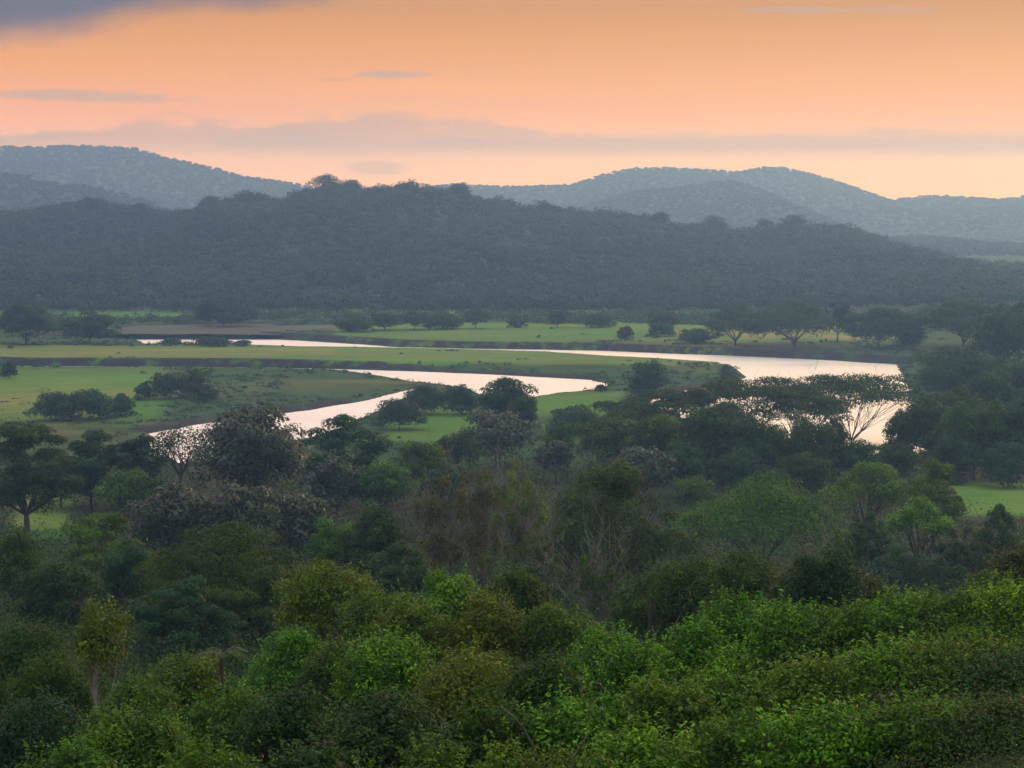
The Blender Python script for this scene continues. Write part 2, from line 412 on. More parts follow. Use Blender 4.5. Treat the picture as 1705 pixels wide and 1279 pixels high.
PXR = 1024 / 1705.0
def plant(name, cat, label, cx, top, wpx, Yd=None, base=None, kind='round', mat='dark', leafpx=2.3, dens=2.6, ch=None, bark=BARK, group=None,
          fork=None, nl=10, K=None, hmax=26, aspect=.55, seed=0, trunkpx=None, lean=0, sprays=0, twig=0, low=False, radk=1.0):
    r = np.random.default_rng(int(cx * 7 + top * 13) + seed)
    if Yd is None: Yd = base_Y(cx, base)
    t = at_Y(cx, top, Yd); gz_ = max(gz(t[0], Yd), -.3)
    W = wpx / F * Yd; H = t[2] - gz_
    if H < .4: print('SMALL', label, H, Yd); H = .4
    if H > hmax: gz_ = t[2] - hmax; H = hmax; print('TALL', label, t[2] - gz_, round(Yd))
    root = empty(name, (t[0], Yd, gz_)); tag(root, label, cat, group)
    crown_h = min(H, max(1.0, W * .85)) if (low and kind == 'bush' and hmax <= 7) else H * (ch if ch else {'umbrella': .66, 'flat': .3, 'round': .9, 'bush': 1.0, 'layered': .86, 'airy': .75}[kind])
    leaf = leafpx / PXR / F * Yd
    n = int(min(64000, dens * (wpx * PXR) * (crown_h / Yd * F * PXR) / (leafpx ** 2 * .5 * aspect * 1.0) * .9))
    n = max(n, 160)
    P, Nn, tint, C, S = crown_shape(kind, W, crown_h, leaf, n, r, K)
    P[:, 2] += H; C[:, 2] += H
    keep = P[:, 2] > .02 * H; P, Nn, tint = P[keep], Nn[keep], tint[keep]
    if sprays:   # leafy shoots that stand out of the outline
        m = sprays; i = r.integers(len(P), size=m); b = P[i]; dd = Nn[i] * .6 + np.array([0, 0, .7]) + rnd_dir(m, r) * .35; dd /= np.linalg.norm(dd, axis=1, keepdims=True)
        ln = leaf * (3 + 4.5 * r.random(m)); q = 9
        tt = np.tile(np.linspace(.1, 1, q), m); bb = np.repeat(b, q, 0) + np.repeat(dd * ln[:, None], q, 0) * tt[:, None]
        bb[:, 2] -= (tt ** 2) * np.repeat(ln, q) * .25
        side = rnd_dir(m * q, r); bb += side * leaf * .35
        nn = side * .5 + np.array([0, 0, .8]) + rnd_dir(m * q, r) * .4; nn /= np.linalg.norm(nn, axis=1, keepdims=True)
        P = np.concatenate([P, bb]); Nn = np.concatenate([Nn, nn]); tint = np.concatenate([tint, np.clip(np.repeat(tint[i], q) * .6 + .4 * tt, 0, 1)])
    v, f = leaf_quads(P, Nn, leaf, r, aspect)
    crown_name, stem_name = ('foliage', 'stem') if low else ('crown', 'trunk')
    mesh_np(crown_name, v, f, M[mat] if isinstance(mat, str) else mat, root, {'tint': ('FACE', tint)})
    rad = max(.05, H * .022 * radk) if not low else max(.02, H * .015 * radk)
    fk = fork if fork is not None else (.55 if kind == 'umbrella' else .35)
    ls = trunk_lines(C, S, (0, 0, 0), r, rad, min(nl, len(C)), fk, lean, kind)
    for _ in range(twig):
        a = ls[r.integers(len(ls))][0]; s = a[r.integers(2, len(a))]
        d = rnd_dir(1, r)[0] * np.array([.7, .7, .5]) + np.array([0, 0, .75]); l = H * (.10 + .22 * r.random()) * (.45 if kind in ('flat', 'umbrella') else 1)
        ls.append((bez(s, s + d * l, r.normal(size=3) * l * .12, 4), np.linspace(max(rad * .12, .02), max(.012, rad * .03), 4)))
    tv, tf = tubes(ls)
    mesh_np(stem_name, tv, tf, bark, root, smooth=True)
    return root
# ------------------------------------------------------------------ light and air settings
HAZE = .00026; HAZEC = (.28, .51, 1.0, 1); HAZEG = .5
SUND = (6, 33); SUNE = 1.3; NISH = .05
SKY0 = (1.40, .80, .42); SKY1 = (1.20, .68, .33); SKY2 = (1.10, .50, .15); SKY3 = (1.0, .41, .015); SKY4 = (.68, .28, .001)
SKY5 = (1.3, .75, .38); SKY6 = (2.55, 1.56, .96); SKY7 = (.95, .90, .90); SKY8 = (2.8, 2.75, 2.75)  # sky bands above the view, brightened to light the river and foliage
BACK = (.32, .38, .46)
BANKC = (.47, .34, .30); SLATE = (.09, .10, .16)
# ------------------------------------------------------------------ hills
def hill(name, prof, Yc, dfront, dback, treeh, sx, rough, matname, mound=1.25, seed=0, xr=None):
    """a wooded ridge whose crest passes through the given skyline points at distance Yc"""
    pw = np.array([at_Y(x, y, Yc)[[0, 2]] for x, y in prof])
    x0, x1 = xr if xr else (pw[0, 0], pw[-1, 0])
    def hz(Xq, Yq):
        hc = np.maximum(np.interp(Xq, pw[:, 0], pw[:, 1]) - treeh, 4)
        fall = sst(pw[0, 0] - dback * .6, pw[0, 0] + 1, Xq) * sst(pw[-1, 0] + dback * .6, pw[-1, 0] - 1, Xq)
        yy = Yq + (fbm(Xq, Yq, dfront * .45, 7 + seed, 3) - .5) * dfront * .5 * sst(Yc - 5, Yc - dfront * .5, Yq)
        t = np.clip(1 - (Yc - yy) / dfront, 0, 1); f = np.sin(t * math.pi / 2) ** mound
        b = np.clip(1 - (Yq - Yc) / dback, 0, 1); b = b * b * (3 - 2 * b)
        spur = 1 - rough * fbm(Xq, Yq, dfront * .3, 17 + seed, 4) ** 1.3 * np.sin(np.clip(1 - (Yc - Yq) / dfront, 0, 1) * math.pi)
        return hc * fall * np.where(Yq < Yc, f, b) * spur + 2.4
    xs = np.arange(x0 - dback * .6, x1 + dback * .6, sx); ys = np.arange(Yc - dfront * 1.3, Yc + dback, sx)
    XX, YY = np.meshgrid(xs, ys); ZZ = hz(XX.ravel(), YY.ravel()) + (fbm(XX.ravel(), YY.ravel(), sx * 3, 3) - .5) * treeh * .25
    a, b = len(xs), len(ys); ii = (np.arange(b - 1)[:, None] * a + np.arange(a - 1)[None, :]).ravel()
    o = mesh_np(name, np.stack([XX.ravel(), YY.ravel(), ZZ], 1), np.stack([ii, ii + 1, ii + 1 + a, ii + a], 1), hillg, smooth=True)
    tag(o, kind='structure'); return hz

hillg, nt = newmat('wooded_hill_ground'); L = nt.links.new
out = N_(nt, 'ShaderNodeOutputMaterial'); p = N_(nt, 'ShaderNodeBsdfPrincipled'); p.inputs['Roughness'].default_value = .95; tc = N_(nt, 'ShaderNodeTexCoord')
L(mixc(ramp(noise(.02, 6), .4, .6), (.018, .030, .014), (.040, .052, .022)), p.inputs['Base Color']); L(p.outputs[0], out.inputs['Surface'])

def canopy(name, label, xs, ys, hz, wr, hr, leaf, nq, mat, seed, keep=None, kinds=('round', 'umbrella', 'round')):
    """many crowns of a far-off wood in one mesh"""
    r = np.random.default_rng(seed)
    T = [crown_shape(kinds[i % len(kinds)], 1, 1, .1, nq, r, K=18) for i in range(9)]
    XX, YY = np.meshgrid(xs, ys); Xf = XX.ravel() + r.normal(size=XX.size) * (xs[1] - xs[0]) * .35; Yf = YY.ravel() + r.normal(size=XX.size) * (ys[1] - ys[0]) * .35
    if keep is not None:
        k = keep(Xf, Yf); Xf, Yf = Xf[k], Yf[k]
    Z = hz(Xf, Yf); n = len(Xf); VV = []; TT = []
    for j in range(9):
        ix = np.arange(j, n, 9); P, Nn, t, _, _ = T[j]
        W = wr[0] + (wr[1] - wr[0]) * r.random(len(ix)) ** 1.6; Hh = (hr[0] + (hr[1] - hr[0]) * r.random(len(ix))) * (.6 + .4 * W / wr[1])
        a = r.random(len(ix)) * 6.283; ca, sa = np.cos(a)[:, None], np.sin(a)[:, None]
        px = (P[None, :, 0] * ca - P[None, :, 1] * sa) * W[:, None] + Xf[ix][:, None]
        py = (P[None, :, 0] * sa + P[None, :, 1] * ca) * W[:, None] + Yf[ix][:, None]
        pz = (P[None, :, 2] + 1) * Hh[:, None] * .8 - Hh[:, None] * .06 + Z[ix][:, None]
        pts = np.stack([px, py, pz], -1).reshape(-1, 3)
        nn = np.tile(Nn, (len(ix), 1)); nn = np.stack([nn[:, 0] * np.repeat(ca[:, 0], nq) - nn[:, 1] * np.repeat(sa[:, 0], nq), nn[:, 0] * np.repeat(sa[:, 0], nq) + nn[:, 1] * np.repeat(ca[:, 0], nq), nn[:, 2]], 1)
        rad_ = np.stack([px - Xf[ix][:, None], py - Yf[ix][:, None], (pz - (Z[ix] + Hh * .35)[:, None]) * 1.6], -1).reshape(-1, 3); rad_ /= np.linalg.norm(rad_, axis=1, keepdims=True) + 1e-6
        nn = nn * .32 + rad_; nn /= np.linalg.norm(nn, axis=1, keepdims=True)
        v, _ = leaf_quads(pts, nn, leaf, r, .75); VV.append(v)
        TT.append(np.clip(np.repeat(np.clip(r.random(len(ix)) ** 1.3 * .6 + 1.6 * (fbm(Xf[ix], Yf[ix], 90, 66, 3) - .4), 0, 1), nq) * .9 + np.tile(t, len(ix)) * .14, 0, 1))
    v = np.concatenate(VV); o = mesh_np(name, v, np.arange(len(v)).reshape(-1, 4), mat, attrs={'tint': ('FACE', np.concatenate(TT))})
    tag(o, label, 'forest', kind='stuff'); print(name, n, len(v) // 4); return o

MID = [(-260, 352), (-60, 352), (0, 357), (60, 352), (100, 345), (160, 338), (200, 349), (240, 353), (285, 363), (330, 349), (380, 335), (430, 334), (470, 338), (505, 325), (540, 312), (560, 310), (600, 320),
       (640, 316), (680, 313), (720, 316), (770, 321), (800, 332), (850, 342), (900, 349), (1000, 357), (1050, 363), (1100, 372), (1130, 376), (1200, 384), (1235, 388), (1290, 382), (1340, 378),
       (1400, 384), (1450, 398), (1520, 420), (1560, 432), (1620, 441), (1705, 446), (1800, 452), (2000, 470)]
hz_mid = hill('wooded_hill', MID, 1750, 640, 450, 7, 9, .75, hillg)
hz_a = hill('distant_ridge', [(-500, 250), (-200, 246), (0, 241), (60, 243), (110, 240), (230, 245), (270, 259), (300, 265), (350, 276), (400, 290), (460, 299), (500, 305), (560, 322), (650, 340), (800, 360)], 4300, 950, 800, 9, 42, .35, hillg, 1.1, 1)
hz_a2 = hill('near_left_ridge', [(-400, 262), (-100, 272), (20, 287), (60, 297), (100, 303), (150, 306), (200, 318), (240, 329), (290, 347), (350, 354), (420, 362)], 2900, 520, 500, 9, 25, .35, hillg, 1.1, 2)
hz_b = hill('distant_right_ridge', [(600, 340), (700, 313), (740, 306), (860, 309), (950, 306), (990, 293), (1040, 280), (1100, 277), (1170, 281), (1230, 284), (1270, 276), (1310, 278), (1350, 288), (1400, 303), (1440, 318), (1480, 331),
       (1540, 324), (1600, 326), (1650, 329), (1690, 328), (1705, 322), (1850, 315), (2100, 330)], 4700, 1000, 800, 9, 42, .35, hillg, 1.1, 3)
hz_b2 = hill('middle_right_ridge', [(900, 372), (950, 352), (990, 333), (1060, 316), (1130, 309), (1190, 302), (1215, 299), (1260, 311), (1310, 333), (1360, 363), (1420, 395), (1500, 430)], 3700, 660, 700, 9, 32, .35, hillg, 1.1, 4)
hz_b3 = hill('low_right_ridge', [(1300, 425), (1420, 405), (1480, 394), (1540, 391), (1600, 398), (1660, 404), (1750, 406), (1900, 402), (2100, 400)], 2900, 480, 500, 10, 28, .35, hillg, 1.1, 5)
canopy('forest', 'dense hazy forest covering the long dark hill behind the valley', np.arange(-600, 760, 10.5), np.arange(1118, 1800, 12), hz_mid, (10, 34), (8, 19), 1.6, 200, M['hill'], 3,
       keep=lambda x, y: np.abs(x) < .29 * y + 60)
canopy('ridge_forest', 'pale blue forest on the highest ridge at the left', np.arange(-1500, 0, 14), np.arange(3450, 4304, 22), hz_a, (12, 23), (9, 13), 4.0, 56, M['ridge'], 4)
canopy('ridge_forest', 'hazy forest on the lower ridge at the left', np.arange(-1050, -320, 11), np.arange(2400, 2906, 16), hz_a2, (10, 22), (8, 14), 2.6, 70, M['ridge'], 5)
canopy('ridge_forest', 'pale forest on the far ridge at the right', np.arange(-320, 1500, 15), np.arange(3560, 4704, 24), hz_b, (12, 23), (9, 13), 4.2, 50, M['ridge'], 6)
canopy('ridge_forest', 'hazy forest on the rounded middle ridge at the right', np.arange(50, 800, 13), np.arange(3000, 3706, 20), hz_b2, (12, 22), (8, 13), 3.3, 60, M['ridge'], 7)
canopy('ridge_forest', 'faint forest on the low ridge at the right edge', np.arange(380, 950, 12), np.arange(2430, 2940, 16), hz_b3, (13, 26), (10, 16), 3.2, 44, M['ridge'], 8)
print('hills', time.time() - T0)

# trees that stand out on the crest of the wooded hill
def crest_tree(cx, top, wpx, label, Yd=1742, kind='bush', name='ridge_tree', hh=None):
    r = np.random.default_rng(cx); t = at_Y(cx, top - 5, Yd); g_ = float(hz_mid(np.array([t[0]]), np.array([Yd]))[0]); W = wpx / F * Yd; H = max(t[2] - g_, 9)
    root = empty(name, (t[0], Yd, t[2] - H)); tag(root, label, 'tree', 'large trees standing out on the crest of the wooded hill')
    chh = H * .92; n = int(34 * wpx)
    P, Nn, ti, C, S = crown_shape(kind, W, chh, 1, n, r, 16 + wpx // 5); P[:, 2] += H; C[:, 2] += H
    v, f = leaf_quads(P, Nn, 1.25, r, .75); mesh_np('crown', v, f, M['hill'], root, {'tint': ('FACE', ti * .7)})
    v, f = tubes(trunk_lines(C, S, (0, 0, 0), r, .45, 9, .4, 0, kind)); mesh_np('trunk', v, f, BARKD, root, smooth=True)
for a in [
 (318, 358, 34, 'small dark tree on the hill crest beside the notch on the left'),
 (150, 333, 60, 'broad dark tree on the left end of the hill crest'),
 (232, 343, 44, 'small flat tree right of the broad one on the left crest'),
 (348, 330, 56, 'dark tree where the hill crest starts to climb on the left'),
 (415, 320, 78, 'wide low tree on the crest left of the tallest tree'),
 (540, 294, 64, 'tallest dome shaped tree on the summit of the wooded hill'),
 (588, 303, 42, 'thin open tree beside the tallest tree on the summit'),
 (680, 302, 50, 'rounded tree on the summit right of the shallow dip'),
 (762, 308, 52, 'last broad tree before the hill crest drops to the right'),
 (908, 337, 50, 'flat tree on the crest near the middle of the slope'),
 (1100, 356, 38, 'small umbrella tree standing alone on the descending crest'),
 (1190, 363, 58, 'broad tree on the crest left of the sharp gap'),
 (1272, 368, 40, 'dark tree on the crest just right of the sharp gap'),
 (1322, 361, 64, 'spreading tree with ragged top on the right part of the crest'),
 (1402, 376, 62, 'rounded tree where the crest falls away at the right'),
]: crest_tree(*a)

# ------------------------------------------------------------------ valley trees
G1 = 'hazy trees along the far side of the valley'
far = [
 (42, 505, 84, 570, 'round', 'broad dark hazy tree at the far left edge of the valley'),
 (148, 517, 88, 568, 'round', 'dark hazy tree left of the far lake-like bend of the river'),
 (372, 492, 92, 546, 'round', 'tall hazy tree behind the far river bend at the foot of the hill'),
 (590, 526, 56, 548, 'bush', 'low hazy bush at the left end of the far hedge line'),
 (640, 520, 54, 546, 'round', 'second hazy tree from the left in the far hedge line'),
 (690, 518, 46, 545, 'round', 'hazy tree in the far hedge line behind the green pasture, left of the tallest'),
 (738, 521, 52, 544, 'bush', 'wide hazy bush in the far hedge line left of the pointed tree'),
 (792, 516, 42, 543, 'round', 'pointed hazy tree in the middle of the far hedge line'),
 (860, 525, 32, 541, 'bush', 'small round bush standing alone in the far hedge line'),
 (928, 517, 36, 541, 'round', 'round tree in the far hedge line above the middle of the green pasture'),
 (995, 523, 52, 541, 'bush', 'flat hazy bush at the right end of the far hedge line'),
 (1104, 516, 52, 551, 'round', 'hazy tree at the left of the row of umbrella trees'),
 (1042, 543, 28, 561, 'bush', 'small round bush alone on the right of the bright green pasture'),
 (1100, 535, 44, 556, 'bush', 'low dark bush under the hazy tree beside the pale sandy patch'),
 (1163, 546, 60, 568, 'bush', 'low bushes on the pasture left of the first umbrella tree'),
 (1225, 508, 86, 571, 'umbrella', 'first umbrella tree from the left beyond the wide bend of water'),
 (1324, 503, 124, 573, 'umbrella', 'widest domed umbrella tree beyond the wide bend of water'),
 (1396, 503, 56, 566, 'airy', 'thin airy tree between the two broad trees beyond the wide bend'),
 (1464, 511, 108, 575, 'round', 'dense dark round tree at the right of the row beyond the water'),
 (1518, 535, 40, 573, 'bush', 'small bush pressed against the right side of the dense round tree'),
 (1606, 497, 132, 574, 'umbrella', 'spreading umbrella tree with visible pale limbs at the right beyond the water'),
 (1700, 503, 110, 600, 'round', 'dark hazy tree cut by the right edge behind the spreading umbrella tree'),
]
for cx, top, w_, b, k, lab in far:
    plant('umbrella_tree' if k == 'umbrella' else ('round_bush' if k == 'bush' else 'valley_tree'), 'bush' if k == 'bush' else 'tree', lab, cx, top, w_ * (1.22 if k != 'bush' else 1.3), base=b + 4, kind=k, mat='dark', leafpx=2.0, dens=9.0, low=k == 'bush',
          group=G1, ch=(.85 if k == 'umbrella' else None), fork=.15 if k == 'umbrella' else None, bark=BARK if cx == 1606 else BARKD)
G2 = 'bushes and trees on the floodplain'
flood = [
 (286, 562, 46, 576, 'bush', 'dark', 'low mound of a bush in front of the far bend, left of the longer one'),
 (352, 559, 88, 577, 'bush', 'dark', 'longer low dark bush in front of the far bend of the river'),
 (404, 566, 36, 577, 'bush', 'dark', 'small bush at the right end of the far bend'),
 (14, 600, 34, 630, 'bush', 'dark', 'small dark bush at the left edge on the bank of the side channel'),
 (90, 650, 84, 700, 'bush', 'dark', 'left bush of the dark clump standing in the yellow-green field'),
 (148, 648, 104, 698, 'bush', 'dark', 'middle and largest bush of the dark clump in the yellow-green field'),
 (200, 655, 66, 692, 'bush', 'deep', 'right bush of the dark clump in the yellow-green field'),
 (240, 636, 40, 666, 'bush', 'deep', 'small bush just behind the dark clump in the field'),
 (275, 620, 66, 664, 'bush', 'dark', 'hazy bush in the middle of the field behind the dark clump'),
 (322, 612, 72, 662, 'bush', 'olive', 'taller olive bush right of the hazy one in the field'),
 (346, 640, 40, 670, 'bush', 'dark', 'small dark bush in front of the olive one in the field'),
 (1078, 600, 76, 668, 'bush', 'deep', 'hazy bush on the tip of land between the two river bends'),
 (1212, 606, 34, 638, 'bush', 'dark', 'small bush on the rounded tip of the grassy island'),
 (840, 628, 116, 716, 'round', 'deep', 'dark round tree standing right in front of the shining river'),
 (868, 660, 70, 740, 'round', 'dark', 'smaller tree tucked under the dark round tree by the river'),
 (708, 640, 90, 690, 'bush', 'deep', 'riverside bush at the pointed end of the near river reach'),
 (664, 664, 96, 716, 'bush', 'dark', 'bush on the near bank of the diagonal river reach'),
 (770, 640, 70, 690, 'bush', 'deep', 'green bush left of the dark round tree by the river'),
 (960, 676, 122, 722, 'bush', 'deep', 'low dark bush on the strip of meadow right of the round tree'),
 (1000, 640, 26, 652, 'bush', 'dark', 'tiny bush at the right tip of the shining river reach'),
]
for cx, top, w_, b, k, m, lab in flood:
    plant('floodplain_bush' if k == 'bush' else 'floodplain_tree', 'bush' if k == 'bush' else 'tree', lab, cx, top, w_, base=b, kind=k, mat=m, leafpx=2.2, dens=6.0, low=k == 'bush', group=G2, bark=BARKD)

# right side and the acacias in front of the wide water
plant('acacia_tree', 'tree', 'flat-topped acacia with fan of bare limbs in front of the wide shining water', 1420, 620, 276, base=742, kind='flat', mat='dark', ch=.5, dens=3.4, leafpx=2.0, bark=BARKD, fork=.10, nl=34, twig=420, K=96, radk=.5)
plant('acacia_tree', 'tree', 'wide flat acacia left of the one with the fan of limbs, over dark trees', 1262, 626, 270, base=752, kind='flat', mat='dark', ch=.5, dens=4.6, leafpx=2.0, bark=BARKD, fork=.2, nl=34, twig=420, K=96, radk=.5)
plant('acacia_tree', 'tree', 'long low acacia canopy at the left end of the acacia row', 1120, 646, 230, base=764, kind='flat', mat='dark', ch=.45, dens=7, leafpx=2.0, bark=BARKD, nl=14, K=36)
plant('acacia_tree', 'tree', 'smaller acacia crown between the two wide flat ones, lower against the water', 1335, 650, 170, base=765, kind='flat', mat='dark', ch=.5, dens=4, leafpx=2.0, bark=BARKD, fork=.15, nl=24, twig=240, K=60, radk=.6)
MIDT = [
 (1506, 676, 74, 790, 'round', 'dark', 'slim dark tree closing the right end of the wide water', {}),
 (1386, 686, 70, 800, 'bush', 'dark', 'small dark bush against the water left of the fan of limbs', {}),
 (1668, 520, 130, 640, 'round', 'deep', 'tall hazy dark tree at the right edge behind the umbrella tree', {}),
 (1580, 590, 110, 680, 'round', 'dark', 'dark tree at the left shoulder of the large domed tree', {}),
 (1650, 615, 150, 740, 'round', 'deep', 'dark tree in front of the large domed tree at the right', {}),
 (1590, 640, 130, 770, 'round', 'dark', 'dark rounded tree above the olive-tinged tree at the right', {}),
 (1055, 668, 120, 770, 'round', 'dark', 'dark tree at the left end under the long low acacia', {}),
 (1210, 668, 120, 790, 'round', 'dark', 'dark tree rising into the left acacia canopy', {}),
 # cx, top, w, base, kind, mat, label, extra
 (1612, 578, 214, 690, 'round', 'deep', 'large dark domed tree at the right beside the wide water', {}),
 (1700, 600, 150, 720, 'round', 'deep', 'dark tree at the right edge behind the large domed tree', {}),
 (1556, 660, 120, 790, 'round', 'dark', 'dark tree right of the gap where water glints through', {}),
 (1625, 664, 130, 800, 'round', 'olive', 'tall olive-tinged tree in the dark wood at the right', {'hmax': 20}),
 (1695, 656, 120, 800, 'round', 'dark', 'tall dark tree at the right edge of the dark wood', {'hmax': 20}),
 (1590, 715, 110, 806, 'bush', 'deep', 'low blue-green bush at the foot of the dark wood at the right', {}),
 (1680, 735, 110, 812, 'bush', 'deep', 'blue-green bush at the right edge above the bright meadow strip', {}),
 (1015, 690, 150, 800, 'round', 'olive', 'olive tree left of the dense wood under the acacias', {}),
 (1100, 684, 130, 806, 'round', 'green', 'mid green tree in the dense wood under the long low acacia', {}),
 (1180, 676, 130, 810, 'round', 'dark', 'dark tree in the dense wood left of the acacia water gap', {}),
 (1262, 690, 130, 815, 'round', 'dark', 'dark rounded tree below the wide flat acacia', {}),
 (1345, 694, 130, 815, 'round', 'dark', 'dark tree below the gap between the two acacias', {}),
 (1430, 728, 120, 815, 'round', 'deep', 'blue-green tree directly below the fan of acacia limbs', {}),
 (1490, 735, 90, 812, 'round', 'deep', 'blue-green tree right below the small glints of water', {}),
 (1130, 735, 110, 830, 'round', 'deep', 'shadowy lower tree in the middle of the dense wood', {}),
 (1230, 745, 120, 835, 'round', 'deep', 'shadowy lower tree behind the large green dome', {}),
 (1340, 750, 120, 840, 'round', 'dark', 'shadowy tree behind the right shoulder of the large green dome', {}),
 (825, 684, 150, 778, 'round', 'silver', 'dark leathery-leaved tree below the round tree by the river', {}),
 (762, 715, 80, 790, 'round', 'dark', 'small dark tree left of the leathery-leaved tree by the meadow', {}),
 (925, 732, 76, 805, 'round', 'silver', 'small grey-leaved tree behind the yellowing twiggy trees', {}),
 (1070, 742, 118, 840, 'round', 'silver', 'grey-leaved tree between the tufted green tree and the dense wood', {}),
 (1155, 790, 80, 860, 'round', 'green', 'small green tree between the grey-leaved tree and the large dome', {}),
 (930, 700, 70, 770, 'bush', 'olive', 'olive bush below the low dark bush on the meadow strip', {}),
 (700, 735, 120, 845, 'round', 'green', 'blue-tinted green tree below the small bright meadow', {}),
 (640, 765, 120, 870, 'round', 'green', 'green tree right of the grey-leaved tree in the centre left', {}),
 (745, 770, 100, 860, 'round', 'deep', 'blue-green tree behind the left twiggy tree', {}),
 (575, 690, 156, 840, 'layered', 'deep', 'tiered dark green tree right of the great glossy dark tree', {}),
 (418, 676, 226, 875, 'round', 'silver', 'great glossy dark tree standing against the diagonal river reach', {'mat2': 1, 'K': 60}),
 (560, 752, 110, 870, 'round', 'silver', 'grey-leaved tree at the right foot of the great glossy dark tree', {}),
 (300, 706, 110, 850, 'umbrella', 'dark', 'thin open tree with water glinting through it', {'twig': 60, 'K': 40, 'dens': 1.3, 'ch': .6}),
 (40, 703, 190, 888, 'layered', 'dark', 'spreading tree with a leaning dark trunk at the left edge', {'fork': .3, 'radk': 1.2}),
 (150, 716, 150, 850, 'layered', 'deep', 'tiered blue-green tree right of the leaning-trunk tree', {}),
 (232, 722, 120, 850, 'layered', 'dark', 'dark flat-topped tree below the glint of water at the left', {}),
 (100, 760, 120, 845, 'round', 'deep', 'shadowy tree behind the bright meadow patch at the left', {}),
 (215, 778, 130, 870, 'round', 'green', 'green tree right of the bright meadow patch at the left', {}),
 (285, 800, 160, 960, 'round', 'silver', 'left part of the broad silvery tree crowns, below the glossy tree', {'K': 50}),
 (400, 806, 170, 960, 'round', 'silver', 'middle silvery crown below the great glossy dark tree', {'K': 50}),
 (500, 822, 150, 950, 'round', 'silver', 'right silvery crown sloping down towards the dark layered tree', {'K': 50}),
 (170, 850, 170, 1010, 'layered', 'green', 'green sloping crown just below the bright meadow patch', {}),
 (20, 880, 130, 1030, 'round', 'olive', 'olive tree at the left edge below the bright meadow patch', {}),
 (95, 930, 160, 1080, 'round', 'dark', 'dark tree in the hollow behind the pale-trunk tree', {}),
 (215, 900, 130, 1050, 'round', 'deep', 'blue-green tree left of the dark layered tree', {}),
 (375, 866, 320, 1100, 'layered', 'mid', 'very wide dark green tree in tiers at the centre left', {'K': 80, 'dens': 4}),
 (300, 960, 210, 1140, 'layered', 'deep', 'lower shaded tree under the very wide tiered tree', {}),
 (455, 960, 160, 1110, 'layered', 'dark', 'shaded tree between the wide tiered tree and the yellow-green shrub', {}),
 (620, 842, 130, 1020, 'round', 'dark', 'dark tree left of the yellowing twiggy trees', {}),
 (560, 860, 110, 1000, 'round', 'green', 'green tree between the silvery crown and the dark tree', {}),
 (660, 900, 140, 1040, 'layered', 'dark', 'dark tree behind the front shrubs at the centre', {}),
 (1010, 768, 236, 1040, 'layered', 'mid', 'large dark green tree with tufted crown in the centre', {'K': 64, 'dens': 3.2, 'twig': 60}),
 (1128, 850, 160, 1040, 'layered', 'mid', 'lower right-hand green tree beside the large tufted one', {'dens': 2.0, 'twig': 40}),
 (945, 860, 90, 1030, 'airy', 'olive', 'thin olive tree between the twiggy trees and the tufted tree', {'twig': 60}),
 (1268, 782, 262, 970, 'umbrella', 'green', 'large green dome-shaped tree right of the tufted green tree', {'ch': .72, 'K': 70, 'dens': 3.2, 'fork': .2}),
 (1442, 768, 130, 915, 'umbrella', 'green', 'smaller flat-topped green tree right of the large dome', {'ch': .6, 'K': 40, 'fork': .3}),
 (1556, 762, 106, 915, 'layered', 'green', 'tiered conical green tree below the dark wood at the right', {}),
 (1532, 826, 112, 985, 'umbrella', 'bright', 'bright green flat-topped tree in front of the tiered tree', {'ch': .45, 'K': 34, 'fork': .35}),
 (1440, 850, 110, 985, 'airy', 'olive', 'feathery olive tree left of the bright green flat-topped tree', {'twig': 60, 'K': 60}),
 (1400, 880, 70, 985, 'bush', 'yellow', 'small yellow-green bush behind the dark broad-leaved shrub', {}),
 (1490, 905, 130, 1010, 'bush', 'deep', 'blue-green thicket under the bright green flat-topped tree', {}),
 (1605, 880, 130, 1010, 'airy', 'dark', 'grey leafless thicket right of the bright green tree', {'twig': 120, 'K': 50}),
 (1665, 842, 110, 990, 'airy', 'olive', 'feathery pale bush in front of the bright meadow at the right', {'twig': 80, 'K': 50}),
 (1560, 925, 110, 1020, 'bush', 'dark', 'dark thicket at the right centre just over the green slope', {}),
]
for cx, top, w_, b, k, m, lab, ex in MIDT:
    ex = dict(ex); ex.pop('mat2', None)
    big = m == 'silver'
    kw = dict(leafpx=2.9 if big else 2.5, dens=4.8, hmax=24, aspect=.6 if big else .5, low=k == 'bush'); kw.update(ex)
    plant('glossy_leaved_tree' if big else {'umbrella': 'flat_topped_tree', 'layered': 'tiered_tree', 'airy': 'feathery_tree', 'bush': 'thicket_bush'}.get(k, 'forest_tree'), 'bush' if k == 'bush' else 'tree', lab, cx, top, w_, base=b, kind=k, mat=m, **kw)

# yellowing twiggy trees in the middle
for cx, top, w_, b, m, lab in [
 (735, 792, 150, 1010, 'amber', 'leftmost twiggy tree with sparse yellowing leaves in the centre'),
 (800, 776, 120, 1000, 'amber', 'twiggy tree with orange tinged leaves between two yellowing ones'),
 (870, 762, 150, 1010, 'yellow', 'tallest twiggy yellowing tree beside the tufted green tree'),
 (1000, 890, 130, 1080, 'olive', 'grey bare-limbed tree below the tufted green tree'),
 (905, 890, 120, 1060, 'olive', 'bare-limbed tree with pale upright stems behind the front shrubs')]:
    plant('twiggy_tree', 'tree', lab, cx, top, w_, base=b, kind='airy', mat=m, leafpx=2.3, dens=1.4, twig=240, nl=26, K=54, fork=.12, bark=TWIG, ch=.85, radk=.5)

